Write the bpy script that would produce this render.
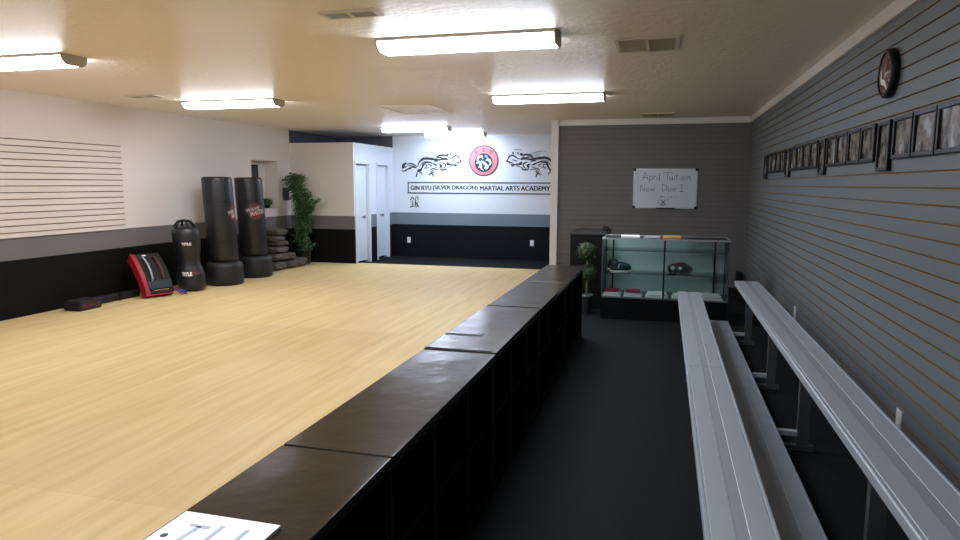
import bpy, bmesh, math, random
from mathutils import Vector, Matrix
random.seed(7)
for o in list(bpy.data.objects): bpy.data.objects.remove(o)
SC = bpy.context.scene
COL = SC.collection
PI = math.pi

# ------------------------------------------------------------------ camera
CAM_H = 1.5
p, yw, r = [math.radians(a) for a in (7.24, 15.18, .243)]
fwd = Vector((-math.sin(yw)*math.cos(p), math.cos(yw)*math.cos(p), -math.sin(p)))
rt0 = Vector((math.cos(yw), math.sin(yw), 0)); up0 = rt0.cross(fwd)
rt = math.cos(r)*rt0 + math.sin(r)*up0
up = -math.sin(r)*rt0 + math.cos(r)*up0
cam = bpy.data.cameras.new('camera'); cam.sensor_width = 36; cam.lens = 676.87*36/960
cam.clip_start = .05; cam.clip_end = 100
camo = bpy.data.objects.new('camera', cam); COL.objects.link(camo)
mw = Matrix((rt, up, -fwd)).transposed().to_4x4(); mw.translation = (0, 0, CAM_H)
camo.matrix_world = mw
SC.camera = camo

# ------------------------------------------------------------------ world, exposure
w = bpy.data.worlds.new('world'); SC.world = w; w.use_nodes = True
w.node_tree.nodes['Background'].inputs[0].default_value = (.6, .7, .9, 1)
w.node_tree.nodes['Background'].inputs[1].default_value = .05
SC.view_settings.view_transform = 'Standard'; SC.view_settings.look = 'None'
SC.view_settings.gamma = 1; SC.view_settings.exposure = 0.32
SC.view_settings.use_curve_mapping = False
LAMP = 34.0            # radiance of a fluorescent diffuser
try:
    SC.cycles.use_denoising = True
    SC.cycles.max_bounces = 10; SC.cycles.diffuse_bounces = 6; SC.cycles.transparent_max_bounces = 24
    SC.cycles.sample_clamp_indirect = 6
except Exception: pass

# ------------------------------------------------------------------ dimensions
XL, XR, YB, YN, ZC = -6.75, 1.16, 13.2, -1.6, 2.47
MATZ = .035

# ------------------------------------------------------------------ materials
def srgb(c):
    if isinstance(c, str): c = [int(c[i:i+2], 16)/255 for i in (0, 2, 4)]
    return tuple((x/12.92 if x <= .04045 else ((x+.055)/1.055)**2.4) for x in c) + (1,)
def mat(name, col, rough=.6, metal=0, emis=0, spec=.5, bump=None, noise=None, coat=0):
    """bump=(scale,strength) noise=(scale,amount) gives light variation of the paint itself"""
    m = bpy.data.materials.new(name); m.use_nodes = True
    nt = m.node_tree; b = nt.nodes['Principled BSDF']
    c = srgb(col)
    b.inputs['Base Color'].default_value = c
    b.inputs['Roughness'].default_value = rough; b.inputs['Metallic'].default_value = metal
    b.inputs['Specular IOR Level'].default_value = spec
    if coat: b.inputs['Coat Weight'].default_value = coat; b.inputs['Coat Roughness'].default_value = .15
    if emis:
        b.inputs['Emission Color'].default_value = c; b.inputs['Emission Strength'].default_value = emis
    if noise or bump:
        tc = nt.nodes.new('ShaderNodeTexCoord')
    if noise:
        n = nt.nodes.new('ShaderNodeTexNoise'); n.inputs['Scale'].default_value = noise[0]; n.inputs['Detail'].default_value = 4
        nt.links.new(tc.outputs['Object'], n.inputs['Vector'])
        mx = nt.nodes.new('ShaderNodeMix'); mx.data_type = 'RGBA'
        a = noise[1]
        mx.inputs[6].default_value = tuple(x*(1-a) for x in c[:3]) + (1,)
        mx.inputs[7].default_value = tuple(min(1, x*(1+a)) for x in c[:3]) + (1,)
        nt.links.new(n.outputs[0], mx.inputs[0]); nt.links.new(mx.outputs[2], b.inputs['Base Color'])
    if bump:
        n = nt.nodes.new('ShaderNodeTexNoise'); n.inputs['Scale'].default_value = bump[0]; n.inputs['Detail'].default_value = 5
        nt.links.new(tc.outputs['Object'], n.inputs['Vector'])
        bp = nt.nodes.new('ShaderNodeBump'); bp.inputs['Strength'].default_value = bump[1]; bp.inputs['Distance'].default_value = .01
        nt.links.new(n.outputs[0], bp.inputs['Height']); nt.links.new(bp.outputs[0], b.inputs['Normal'])
    return m
def glassmat(name, tint, refl=.08):
    m = bpy.data.materials.new(name); m.use_nodes = True; nt = m.node_tree; nt.nodes.clear()
    o = nt.nodes.new('ShaderNodeOutputMaterial'); t = nt.nodes.new('ShaderNodeBsdfTransparent'); g = nt.nodes.new('ShaderNodeBsdfGlossy')
    t.inputs[0].default_value = srgb(tint); g.inputs['Roughness'].default_value = .03
    fr = nt.nodes.new('ShaderNodeFresnel'); fr.inputs[0].default_value = 1.45
    mx = nt.nodes.new('ShaderNodeMixShader')
    nt.links.new(fr.outputs[0], mx.inputs[0]); nt.links.new(t.outputs[0], mx.inputs[1]); nt.links.new(g.outputs[0], mx.inputs[2])
    nt.links.new(mx.outputs[0], o.inputs[0]); return m
def banded(name, white='dcd6d2', grey='7d7b7d', black='17191b'):
    """wall paint: black dado, grey stripe, white above (bands of the paint at fixed heights)"""
    m = bpy.data.materials.new(name); m.use_nodes = True; nt = m.node_tree; b = nt.nodes['Principled BSDF']
    b.inputs['Roughness'].default_value = .7; b.inputs['Specular IOR Level'].default_value = .15
    tc = nt.nodes.new('ShaderNodeTexCoord'); s = nt.nodes.new('ShaderNodeSeparateXYZ'); nt.links.new(tc.outputs['Object'], s.inputs[0])
    mr = nt.nodes.new('ShaderNodeMapRange'); mr.inputs['From Min'].default_value = 0; mr.inputs['From Max'].default_value = 2.5
    nt.links.new(s.outputs['Z'], mr.inputs['Value'])
    cr = nt.nodes.new('ShaderNodeValToRGB'); cr.color_ramp.interpolation = 'CONSTANT'
    e = cr.color_ramp.elements; e[0].position = 0; e[0].color = srgb(black); e[1].position = .655/2.5; e[1].color = srgb(grey)
    x = e.new(.90/2.5); x.color = srgb(white)
    nt.links.new(mr.outputs[0], cr.inputs[0]); nt.links.new(cr.outputs[0], b.inputs['Base Color'])
    n = nt.nodes.new('ShaderNodeTexNoise'); n.inputs['Scale'].default_value = 60; nt.links.new(tc.outputs['Object'], n.inputs['Vector'])
    bp = nt.nodes.new('ShaderNodeBump'); bp.inputs['Strength'].default_value = .15; bp.inputs['Distance'].default_value = .005
    nt.links.new(n.outputs[0], bp.inputs['Height']); nt.links.new(bp.outputs[0], b.inputs['Normal'])
    return m
def matwood():
    m = bpy.data.materials.new('wood_print_foam'); m.use_nodes = True; nt = m.node_tree; b = nt.nodes['Principled BSDF']
    b.inputs['Roughness'].default_value = .55; b.inputs['Specular IOR Level'].default_value = .25
    tc = nt.nodes.new('ShaderNodeTexCoord')
    def mapping(sc):
        mp = nt.nodes.new('ShaderNodeMapping'); mp.inputs['Scale'].default_value = sc
        nt.links.new(tc.outputs['Object'], mp.inputs[0]); return mp
    n1 = nt.nodes.new('ShaderNodeTexNoise'); n1.inputs['Scale'].default_value = 1; n1.inputs['Detail'].default_value = 4
    nt.links.new(mapping((14, 1.0, 1)).outputs[0], n1.inputs['Vector'])
    cr = nt.nodes.new('ShaderNodeValToRGB'); e = cr.color_ramp.elements
    e[0].position = .3; e[0].color = srgb('d3b881'); e[1].position = .7; e[1].color = srgb('e2ca96')
    nt.links.new(n1.outputs[0], cr.inputs[0])
    # printed planks, each of a slightly different tone
    br = nt.nodes.new('ShaderNodeTexBrick'); mp = mapping((1, 1, 1)); mp.inputs['Rotation'].default_value = (0, 0, PI/2)
    nt.links.new(mp.outputs[0], br.inputs['Vector'])
    br.inputs['Color1'].default_value = (.96, .96, .96, 1); br.inputs['Color2'].default_value = (1.0, .99, .98, 1); br.inputs['Mortar'].default_value = (.93, .90, .85, 1)
    br.inputs['Scale'].default_value = 1; br.inputs['Mortar Size'].default_value = .0015
    br.inputs['Brick Width'].default_value = 1.0; br.inputs['Row Height'].default_value = .1
    # one metre interlocking tiles
    b2 = nt.nodes.new('ShaderNodeTexBrick'); nt.links.new(mapping((1, 1, 1)).outputs[0], b2.inputs['Vector'])
    b2.offset = 0; b2.inputs['Scale'].default_value = 1; b2.inputs['Brick Width'].default_value = 1.22; b2.inputs['Row Height'].default_value = 1.22
    b2.inputs['Mortar Size'].default_value = .002
    b2.inputs['Color1'].default_value = (.90, .885, .86, 1); b2.inputs['Color2'].default_value = (1, 1, 1, 1); b2.inputs['Mortar'].default_value = (.85, .82, .76, 1)
    m1 = nt.nodes.new('ShaderNodeMix'); m1.data_type = 'RGBA'; m1.blend_type = 'MULTIPLY'; m1.inputs[0].default_value = 1
    m2 = nt.nodes.new('ShaderNodeMix'); m2.data_type = 'RGBA'; m2.blend_type = 'MULTIPLY'; m2.inputs[0].default_value = .8
    nt.links.new(cr.outputs[0], m1.inputs[6]); nt.links.new(br.outputs[0], m1.inputs[7])
    nt.links.new(m1.outputs[2], m2.inputs[6]); nt.links.new(b2.outputs[0], m2.inputs[7])
    nt.links.new(m2.outputs[2], b.inputs['Base Color'])
    return m
def photomat(name='group_photograph'):
    m = bpy.data.materials.new(name); m.use_nodes = True; nt = m.node_tree; b = nt.nodes['Principled BSDF']
    b.inputs['Roughness'].default_value = .2
    tc = nt.nodes.new('ShaderNodeTexCoord'); oi = nt.nodes.new('ShaderNodeObjectInfo')
    mp = nt.nodes.new('ShaderNodeMapping'); mp.inputs['Scale'].default_value = (1, 13, 10)
    nt.links.new(tc.outputs['Object'], mp.inputs[0])
    ad = nt.nodes.new('ShaderNodeVectorMath'); ad.operation = 'ADD'
    ml = nt.nodes.new('ShaderNodeVectorMath'); ml.operation = 'SCALE'; ml.inputs[0].default_value = (31, 17, 23)
    nt.links.new(oi.outputs['Random'], ml.inputs['Scale']); nt.links.new(mp.outputs[0], ad.inputs[0]); nt.links.new(ml.outputs[0], ad.inputs[1])
    n = nt.nodes.new('ShaderNodeTexNoise'); n.inputs['Scale'].default_value = .8; n.inputs['Detail'].default_value = 3
    nt.links.new(ad.outputs[0], n.inputs['Vector'])
    cr = nt.nodes.new('ShaderNodeValToRGB'); e = cr.color_ramp.elements
    e[0].position = .3; e[0].color = srgb('22242a'); e[1].position = .75; e[1].color = srgb('d8dad8')
    for pos, c in ((.42, '5a5650'), (.5, '8a857c'), (.55, '7e6660'), (.6, '9aa4a8')):
        x = e.new(pos); x.color = srgb(c)
    nt.links.new(n.outputs[0], cr.inputs[0]); nt.links.new(cr.outputs[0], b.inputs['Base Color'])
    return m
M = dict(
    ceil=mat('textured_ceiling_paint', 'ebe1d6', .42, bump=(22, 1.0), spec=.32),
    wall=banded('left_wall_paint', 'dcd5d1', '716f70', '0d0e0b'), wallfar=banded('back_wall_paint', 'd8dfe6', '75818c', '0f1317'),
    wallgrey=mat('grey_slatwall_paint', '6d7376', .55, spec=.35, bump=(120, .05)),
    mdf=mat('raw_fibreboard_groove', '94702f', .85),
    mdf2=mat('brown_fibreboard_groove', '7b6a62', .8),  # darker brown fibreboard inside the white panel's grooves
    slatwhite=mat('white_slatwall_paint', 'd8cfca', .5, spec=.35),
    partition=mat('dark_grey_slatwall_paint', '6b6866', .6, spec=.3),
    partgroove=mat('grey_groove', '605c5a', .8),
    white=mat('white_trim_paint', 'd9d6d2', .5), coolwhite=mat('white_door_paint', 'd4dce2', .45),
    rubber=mat('black_rubber_floor', '0f1517', .75, spec=.15, noise=(3, .15), bump=(300, .2)),
    mat=matwood(), matedge=mat('mat_edge', 'b8935a', .8),
    loft=mat('loft_shade_colour', '5c5f6b', .9),  # shade over the closet put into a darker blue-grey wall colour
    vinyl=mat('dark_brown_vinyl', '261d14', .2, spec=.24, bump=(4, .6), noise=(4, .12)),
    cubby=mat('black_laminate', '060607', .5, spec=.2),
    alu=mat('brushed_aluminium', 'b2bcc4', .45, metal=.35, bump=(90, .05)),
    aluworn=mat('worn_aluminium', '99a2ac', .5, metal=.15, noise=(6, .2)),
    aludark=mat('dull_aluminium', '4d5458', .5, metal=.3),
    aluribs=mat('ribbed_aluminium_channel', '99a2a8', .6, metal=.3),
    steel=mat('case_aluminium', 'b4bcbe', .35, metal=.7),
    black=mat('black_plastic', '070708', .45, spec=.3), blackm=mat('matt_black', '121213', .75, noise=(20, .2)), dimgrey=mat('dim_grey_panel', '474345', .5),
    bag=mat('black_bag_vinyl', '1c1d20', .4, spec=.5, bump=(30, .08)), bagbase=mat('black_base_plastic', '1a1b1d', .55, bump=(80, .1)),
    navy=mat('navy_padding', '1b2436', .5), red=mat('red_vinyl', 'a01a26', .45), redlogo=mat('dull_red_print', '6e222e', .5), dimp=mat('worn_white_print', 'a8a5a6', .6), pink=mat('crimson_cloth', 'a02a4a', .8),
    whitep=mat('white_print', 'e8e8e8', .5), cloth=mat('white_cotton', 'f0f0ec', .9, noise=(18, .08)), paper=mat('white_paper', 'eef1f4', .6),
    greyp=mat('grey_print', 'aab0ba', .6), darkp=mat('dark_print', '3a3f4a', .6), yellow=mat('tan_card', 'd9a860', .6),
    glass=glassmat('clear_glass', 'f8fdfc'), caseback=mat('pale_sliding_panel', 'b6c8c6', .25, spec=.6), casedeck=mat('pale_deck', '5a6464', .5),
    grill=mat('vent_metal', 'a29789', .5), ventdark=mat('vent_void', '6b635a', .8), ventwhite=mat('vent_frame', 'c6baab', .5),
    lampmetal=mat('lamp_end_cap', 'b5aca2', .5),
    decal=mat('black_vinyl_decal', '23282f', .6), decalgrey=mat('grey_vinyl_decal', '8e98a2', .6),
    emblemred=mat('emblem_red', 'c4737a', .6), emblemteal=mat('emblem_teal', '5c8c98', .6), emblemblue=mat('emblem_pale_blue', 'b9cbe0', .6),
    board=mat('whiteboard_enamel', 'c3cdd8', .25), marker=mat('dark_marker', '4a4c55', .6), markerred=mat('red_marker', 'b06070', .6),
    photo=photomat(), clockface=mat('clock_face', '7a3f44', .3), brass=mat('dull_knob', '8a8680', .3, metal=.9),
    leaf=mat('green_leaf', '37602f', .55, noise=(9, .35)), leafdark=mat('dark_green_leaf', '2f6632', .6, noise=(9, .3)), bark=mat('pale_bark', '8c7c62', .8, noise=(15, .3)),
    box=mat('boxwood_leaf', '2f4424', .7, noise=(40, .4)), stone=mat('brown_slate', '544c40', .8, noise=(7, .4), bump=(14, .8)),
    pot=mat('dark_green_pot', '253029', .6), potgrey=mat('grey_pot', '5c6866', .6), purple=mat('purple_strap', '7a3a78', .6), blue=mat('blue_strap', '2c3aa0', .6),
    counter=mat('black_counter', '0a0b0c', .5, spec=.2), countertop=mat('grey_counter_top', '2c2e30', .35),
)
def lampmat(name, col, k=1):
    m = mat(name, col, .5, emis=LAMP*k); return m

# ------------------------------------------------------------------ mesh helpers
class MB:
    def __init__(s): s.v = []; s.f = []; s.mi = []; s.sm = []
    def add(s, vs, fs, mi=0, smooth=False):
        b = len(s.v); s.v += [tuple(v) for v in vs]
        for f in fs: s.f.append([i+b for i in f]); s.mi.append(mi); s.sm.append(smooth)
        return s
    def box(s, x0, x1, y0, y1, z0, z1, mi=0, bev=0):
        if bev:
            bm = bmesh.new(); bmesh.ops.create_cube(bm, size=1)
            for v in bm.verts: v.co = Vector(((x0+x1)/2+v.co.x*(x1-x0), (y0+y1)/2+v.co.y*(y1-y0), (z0+z1)/2+v.co.z*(z1-z0)))
            bmesh.ops.bevel(bm, geom=bm.edges[:], offset=bev, segments=3, profile=.5, affect='EDGES')
            bm.verts.index_update()
            s.add([v.co for v in bm.verts], [[v.index for v in f.verts] for f in bm.faces], mi, False); bm.free(); return s
        vs = [(x, y, z) for z in (z0, z1) for y in (y0, y1) for x in (x0, x1)]
        return s.add(vs, [(0, 2, 3, 1), (4, 5, 7, 6), (0, 1, 5, 4), (2, 6, 7, 3), (0, 4, 6, 2), (1, 3, 7, 5)], mi)
    def lathe(s, prof, c=(0, 0, 0), n=32, mi=0, smooth=True):
        vs = []; fs = []
        for r_, z in prof:
            for k in range(n): a = 2*PI*k/n; vs.append((c[0]+r_*math.cos(a), c[1]+r_*math.sin(a), c[2]+z))
        for i in range(len(prof)-1):
            for k in range(n): k2 = (k+1) % n; fs.append((i*n+k, i*n+k2, (i+1)*n+k2, (i+1)*n+k))
        fs.append(list(range(n))[::-1]); fs.append([(len(prof)-1)*n+k for k in range(n)])
        return s.add(vs, fs, mi, smooth)
    def tube(s, pts, r_, n=8, mi=0, r1=None):
        pts = [Vector(q) for q in pts]; vs = []; fs = []; m = len(pts)
        for i, q in enumerate(pts):
            d = (pts[min(i+1, m-1)]-pts[max(i-1, 0)]).normalized()
            a = d.orthogonal().normalized() if i == 0 else (pa-d*pa.dot(d)).normalized()
            pa = a; b = d.cross(a); rr = r_ if r1 is None else r_+(r1-r_)*i/(m-1)
            for k in range(n): t = 2*PI*k/n; vs.append(q+a*math.cos(t)*rr+b*math.sin(t)*rr)
        for i in range(m-1):
            for k in range(n): k2 = (k+1) % n; fs.append((i*n+k, i*n+k2, (i+1)*n+k2, (i+1)*n+k))
        fs.append(list(range(n))[::-1]); fs.append([(m-1)*n+k for k in range(n)])
        return s.add(vs, fs, mi, True)
    def blob(s, c, r3, n=2, jit=0, mi=0, seed=0, smooth=True):
        bm = bmesh.new(); bmesh.ops.create_icosphere(bm, subdivisions=n, radius=1); rn = random.Random(seed)
        for v in bm.verts:
            k = 1+rn.uniform(-jit, jit); v.co = Vector((c[0]+v.co.x*r3[0]*k, c[1]+v.co.y*r3[1]*k, c[2]+v.co.z*r3[2]*k))
        bm.verts.index_update(); s.add([v.co for v in bm.verts], [[v.index for v in f.verts] for f in bm.faces], mi, smooth); bm.free(); return s
    def extr(s, poly, axis, a0, a1, mi=0):
        """poly of 2D points extruded along axis ('x': poly=(y,z); 'y': (x,z); 'z': (x,y))"""
        def P(q, a): return {'x': (a, q[0], q[1]), 'y': (q[0], a, q[1]), 'z': (q[0], q[1], a)}[axis]
        n = len(poly); vs = [P(q, a0) for q in poly]+[P(q, a1) for q in poly]
        fs = [list(range(n))[::-1], [n+i for i in range(n)]]+[(i, (i+1) % n, n+(i+1) % n, n+i) for i in range(n)]
        return s.add(vs, fs, mi)
    def xf(s, mtx, start=0):
        for i in range(start, len(s.v)): s.v[i] = tuple(mtx @ Vector(s.v[i]))
        return s
    def build(s, name, mats, parent=None, loc=(0, 0, 0), recalc=True):
        me = bpy.data.meshes.new(name); me.from_pydata(s.v, [], s.f)
        if not isinstance(mats, (list, tuple)): mats = [mats]
        for m_ in mats: me.materials.append(m_)
        for q, mi, sm in zip(me.polygons, s.mi, s.sm): q.material_index = mi; q.use_smooth = sm
        if recalc:
            bm = bmesh.new(); bm.from_mesh(me); bmesh.ops.recalc_face_normals(bm, faces=bm.faces[:]); bm.to_mesh(me); bm.free()
        o = bpy.data.objects.new(name, me); COL.objects.link(o); o.location = loc
        if parent: o.parent = parent
        return o
def tag(o, label=None, cat=None, group=None, kind=None):
    if label: o['label'] = label
    if cat: o['category'] = cat
    if group: o['group'] = group
    if kind: o['kind'] = kind
    return o
def thing(name, label, cat, loc=(0, 0, 0), rz=0, group=None):
    o = bpy.data.objects.new(name, None); COL.objects.link(o); o.empty_display_size = .1
    o.location = loc; o.rotation_euler = (0, 0, rz); return tag(o, label, cat, group)
def struct(mb, name, mats, label=None): return tag(mb.build(name, mats), label, None, None, 'structure')
def copy_tree(o, parent=None):
    c = o.copy(); COL.objects.link(c)
    if parent: c.parent = parent
    for ch in list(o.children): copy_tree(ch, c)
    return c
def dup(o, loc, rz=None, label=None):
    c = copy_tree(o); c.location = loc
    if rz is not None: c.rotation_euler = (0, 0, rz)
    if label: c['label'] = label
    return c
def textmesh(body, size=1, offset=0, ext=0):
    cu = bpy.data.curves.new('t', 'FONT'); cu.body = body; cu.size = size; cu.offset = offset; cu.extrude = ext
    cu.align_x = 'LEFT'
    o = bpy.data.objects.new('t', cu); COL.objects.link(o)
    dg = bpy.context.evaluated_depsgraph_get(); dg.update()
    me = bpy.data.meshes.new_from_object(o.evaluated_get(dg)); 
    vs = [tuple(v.co) for v in me.vertices]; fs = [list(q.vertices) for q in me.polygons]
    bpy.data.objects.remove(o); bpy.data.meshes.remove(me); bpy.data.curves.remove(cu); return vs, fs
def fit_text(body, x0, x1, z0, z1, bold=.0):
    """returns verts in (u, v) fitted to a rectangle, with faces"""
    vs, fs = textmesh(body, 1, bold)
    ax, bx = min(v[0] for v in vs), max(v[0] for v in vs); ay, by = min(v[1] for v in vs), max(v[1] for v in vs)
    return [(x0+(v[0]-ax)/(bx-ax)*(x1-x0), z0+(v[1]-ay)/(by-ay)*(z1-z0)) for v in vs], fs
def smooth_line(pts, sub=5):
    out = []; n = len(pts)
    for i in range(n-1):
        p0, p1, p2, p3 = pts[max(i-1, 0)], pts[i], pts[i+1], pts[min(i+2, n-1)]
        for k in range(sub):
            t = k/sub; out.append(tuple(.5*((2*p1[j])+(-p0[j]+p2[j])*t+(2*p0[j]-5*p1[j]+4*p2[j]-p3[j])*t*t+(-p0[j]+3*p1[j]-3*p2[j]+p3[j])*t**3) for j in (0, 1)))
    out.append(tuple(pts[-1])); return out
def brush(mb, pts, w_, taper=True, mi=0, F=None, sub=5):
    """flat brush stroke ribbon through 2D points; F maps (u,v)->3D"""
    q = smooth_line(pts, sub) if len(pts) > 2 else pts; n = len(q); vs = []
    for i in range(n):
        a = q[max(i-1, 0)]; b = q[min(i+1, n-1)]; dx, dy = b[0]-a[0], b[1]-a[1]; l = math.hypot(dx, dy) or 1
        t = i/(n-1); ww = w_/2*((math.sin(PI*min(max(t, .04), .96))**.6) if taper else 1)
        vs.append(F(q[i][0]-dy/l*ww, q[i][1]+dx/l*ww)); vs.append(F(q[i][0]+dy/l*ww, q[i][1]-dx/l*ww))
    mb.add(vs, [(2*i, 2*i+1, 2*i+3, 2*i+2) for i in range(n-1)], mi)

# ------------------------------------------------------------------ SETTING
struct(MB().box(XL-.3, XR+.2, YN-.2, YB+.2, -.12, 0), 'floor', M['rubber'])
struct(MB().box(XL-.3, XR+.2, YN-.2, YB+.2, ZC, ZC+.1), 'ceiling', M['ceil'])
# left wall with the niche opening
NY0, NY1, NZ0, NZ1 = 10.12, 10.93, 1.05, 1.89
b = MB(); X0, X1 = XL-.25, XL
b.box(X0, X1, YN, NY0, 0, ZC); b.box(X0, X1, NY1, 11.35, 0, ZC); b.box(X0, X1, NY0, NY1, 0, NZ0); b.box(X0, X1, NY0, NY1, NZ1, ZC)
b.box(X0-.05, X0, NY0-.1, NY1+.1, NZ0-.1, NZ1+.1)
struct(b, 'wall_left', M['wall'])
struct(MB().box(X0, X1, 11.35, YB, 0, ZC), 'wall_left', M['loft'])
struct(MB().box(X0+.01, XL+.015, NY0+.002, NY1-.002, NZ0-.02, NZ0+.006), 'trim_4', M['white'])
struct(MB().box(-5.46, XR+.2, YB, YB+.15, 0, ZC), 'wall_back', M['wallfar'])
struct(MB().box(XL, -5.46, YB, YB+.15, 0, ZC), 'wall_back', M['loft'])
struct(MB().box(XL-.25, XR+.2, YN-.15, YN, 0, ZC), 'wall_front', M['wall'])

def slat_profile(z0, z1, zref, pitch, gh=.010, gd=.009):
    """list of (depth, z, groove?) going up; depth 0 = face, gd = groove floor"""
    out = [(0, z0)]; k = math.ceil((z0+.02-zref)/pitch); gi = []
    while zref+k*pitch < z1-.02:
        z = zref+k*pitch; gi.append(len(out))
        out += [(0, z-gh/2), (gd, z-gh/2), (gd, z+gh/2), (0, z+gh/2)]; k += 1
    out.append((0, z1)); return out, gi
def slat_wall(F, z0, z1, zref, pitch, a0, a1, **k):
    """F(depth, along, z) -> 3D"""
    pr_, gi = slat_profile(z0, z1, zref, pitch, **k); n = len(pr_)
    vs = [F(d, a0, z) for d, z in pr_]+[F(d, a1, z) for d, z in pr_]
    gs = set(); [gs.update((g, g+1, g+2)) for g in gi]
    mb = MB()
    for i in range(n-1): mb.add([vs[i], vs[i+1], vs[n+i+1], vs[n+i]], [(0, 1, 2, 3)], 1 if i in gs else 0)
    D = .06
    mb.add([F(0, a0, z0), F(0, a1, z0), F(D, a1, z0), F(D, a0, z0)], [(0, 1, 2, 3)])
    mb.add([F(0, a0, z1), F(0, a1, z1), F(D, a1, z1), F(D, a0, z1)], [(0, 1, 2, 3)])
    for a in (a0, a1):
        for i in range(n-1):
            mb.add([F(pr_[i][0], a, pr_[i][1]), F(pr_[i+1][0], a, pr_[i+1][1]), F(D, a, pr_[i+1][1]), F(D, a, pr_[i][1])], [(0, 1, 2, 3)])
    mb.add([F(D, a0, z0), F(D, a0, z1), F(D, a1, z1), F(D, a1, z0)], [(0, 1, 2, 3)])
    return mb
struct(slat_wall(lambda d, a, z: (XR+d, a, z), 0, ZC, 2.023, .0762, YN, YB, gh=.008, gd=.014), 'wall_right', [M['wallgrey'], M['mdf']])
b = slat_wall(lambda d, a, z: (a, 10.5+d, z), 0, ZC, 2.023, .0762, -1.60, XR)
b.box(-1.69, XR, 10.52, 10.64, 0, ZC); b.box(-1.69, -1.57, 10.64, YB, 0, ZC)
struct(b, 'wall_partition', [M['partition'], M['partgroove']])
struct(MB().box(-1.71, -1.60, 10.44, 10.66, 0, ZC-.0, bev=.004), 'trim_1', M['white'])
struct(MB().box(-1.60, XR-.03, 10.465, 10.50, ZC-.085, ZC, bev=.004), 'trim_2', M['white'])
struct(MB().box(XR-.03, XR, YN, 10.5, ZC-.085, ZC, bev=.004), 'trim_3', M['white'])
# closet block in the far left corner (stops short of the ceiling) with two doors in its side
ZT = 2.235; CX = -5.46; CY = 11.35
D1, D2, DZ = (11.44, 12.0), (12.4, 12.92), 1.86
b = MB(); b.box(XL, CX, CY, CY+.1, 0, ZT); b.mi[2] = 1
for y0, y1 in ((CY+.1, D1[0]), (D1[1], D2[0]), (D2[1], YB)): b.box(CX-.1, CX, y0, y1, 0, ZT)
for y0, y1 in (D1, D2): b.box(CX-.1, CX, y0, y1, DZ, ZT)
b.box(XL, CX-.1, CY+.1, YB, ZT-.1, ZT)
struct(b, 'wall_closet', [M['wallfar'], M['wall']])
for i, (y0, y1) in enumerate((D1, D2)):
    d = MB().box(CX-.085, CX-.05, y0+.004, y1-.004, .045, DZ-.004)
    for (za, zb) in ((.2, .85), (1.0, 1.7)): d.box(CX-.052, CX-.044, y0+.1, y1-.1, za, zb, bev=.003)
    dr = struct(d, 'door_%d' % (i+1), M['coolwhite'])
    c = MB(); t = .055
    c.box(CX-.1, CX+.015, y0-t, y0, 0, DZ+t, bev=.003); c.box(CX-.1, CX+.015, y1-.003, y1+t, 0, DZ+t, bev=.003); c.box(CX-.1, CX+.015, y0, y1, DZ, DZ+t, bev=.003)
    c.build('door_frame', M['coolwhite'], dr)
    k = MB().lathe([(.012, 0), (.012, .03), (.026, .04), (.03, .055), (.024, .07), (0.004, .075)], n=16)
    k.xf(Matrix.Translation((CX-.05, y0+.34 if i == 0 else y0+.24, .875)) @ Matrix.Rotation(PI/2, 4, 'Y')).build('door_knob', M['brass'], dr)
    # door knob stands on the door's free edge side

# training mat
m_ = MB().box(XL, -1.11, YN+.0, 11.5, .002, MATZ)
m_ = MB().extr([(XL, YN), (-1.11, YN), (-1.11, 6.66), (-1.72, 6.66), (-1.72, 11.5), (XL, 11.5)], 'z', .002, MATZ)
tag(m_.build('training_mat', M['mat']), 'large wood-print foam training mat covering the open floor', 'mat')

# ------------------------------------------------------------------ LAMPS
def lamp(x0, x1, y0, y1, label, mt):
    zc = ZC; t = thing('ceiling_lamp', label, 'ceiling lamp', ((x0+x1)/2, (y0+y1)/2, ZC), 0, None)
    L = (x1-x0)/2; W = (y1-y0)/2
    # wraparound diffuser: trapezoid section
    MB().extr([(-W, -.022), (-W+.01, -.05), (-W+.05, -.078), (W-.05, -.078), (W-.01, -.05), (W, -.022)], 'x', -L+.012, L-.012).build('diffuser', mt, t)
    for s in (-1, 1):
        MB().extr([(-W-.004, 0), (-W+.006, -.054), (-W+.048, -.083), (W-.048, -.083), (W-.006, -.054), (W+.004, 0)], 'x', s*L-.012 if s > 0 else -L, L if s > 0 else -L+.012).build('end_cap', M['lampmetal'], t)
    MB().box(-L+.012, L-.012, -W-.002, W+.002, -.022, 0).build('housing', M['lampmetal'], t)
    return t
warm = lampmat('warm_diffuser', 'eef3ff'); neutral = lampmat('neutral_diffuser', 'e6f0ff'); cool = lampmat('cool_diffuser', 'd6e5ff', 1.05)
lamp(-5.62, -4.42, 4.24, 4.48, 'lit fluorescent lamp cut off by the left edge of the photo', warm)
lamp(-1.92, -.70, 4.36, 4.62, 'largest lit fluorescent lamp, top centre above the black bench', neutral)
lamp(-5.62, -4.38, 7.05, 7.30, 'lit fluorescent lamp above the punching bags', warm)
lamp(-1.88, -.66, 7.38, 7.63, 'lit fluorescent lamp between the hatch and the far right vent', neutral)
lamp(-4.78, -3.58, 11.05, 11.3, 'lit fluorescent lamp farther left of the two before the dragon wall', cool)
lamp(-4.50, -3.32, 12.45, 12.7, 'lit fluorescent lamp closest to the dragon wall, right above emblem', cool)
lamp(-5.62, -4.42, .9, 1.15, 'fluorescent lamp on the left of the room beside the camera', warm)
lamp(-1.92, -.70, 1.25, 1.5, 'unseen fluorescent lamp added on the ceiling beside the camera, right column', neutral)  # out-of-view lamp continuing the row, added to brighten the near right wall

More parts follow.
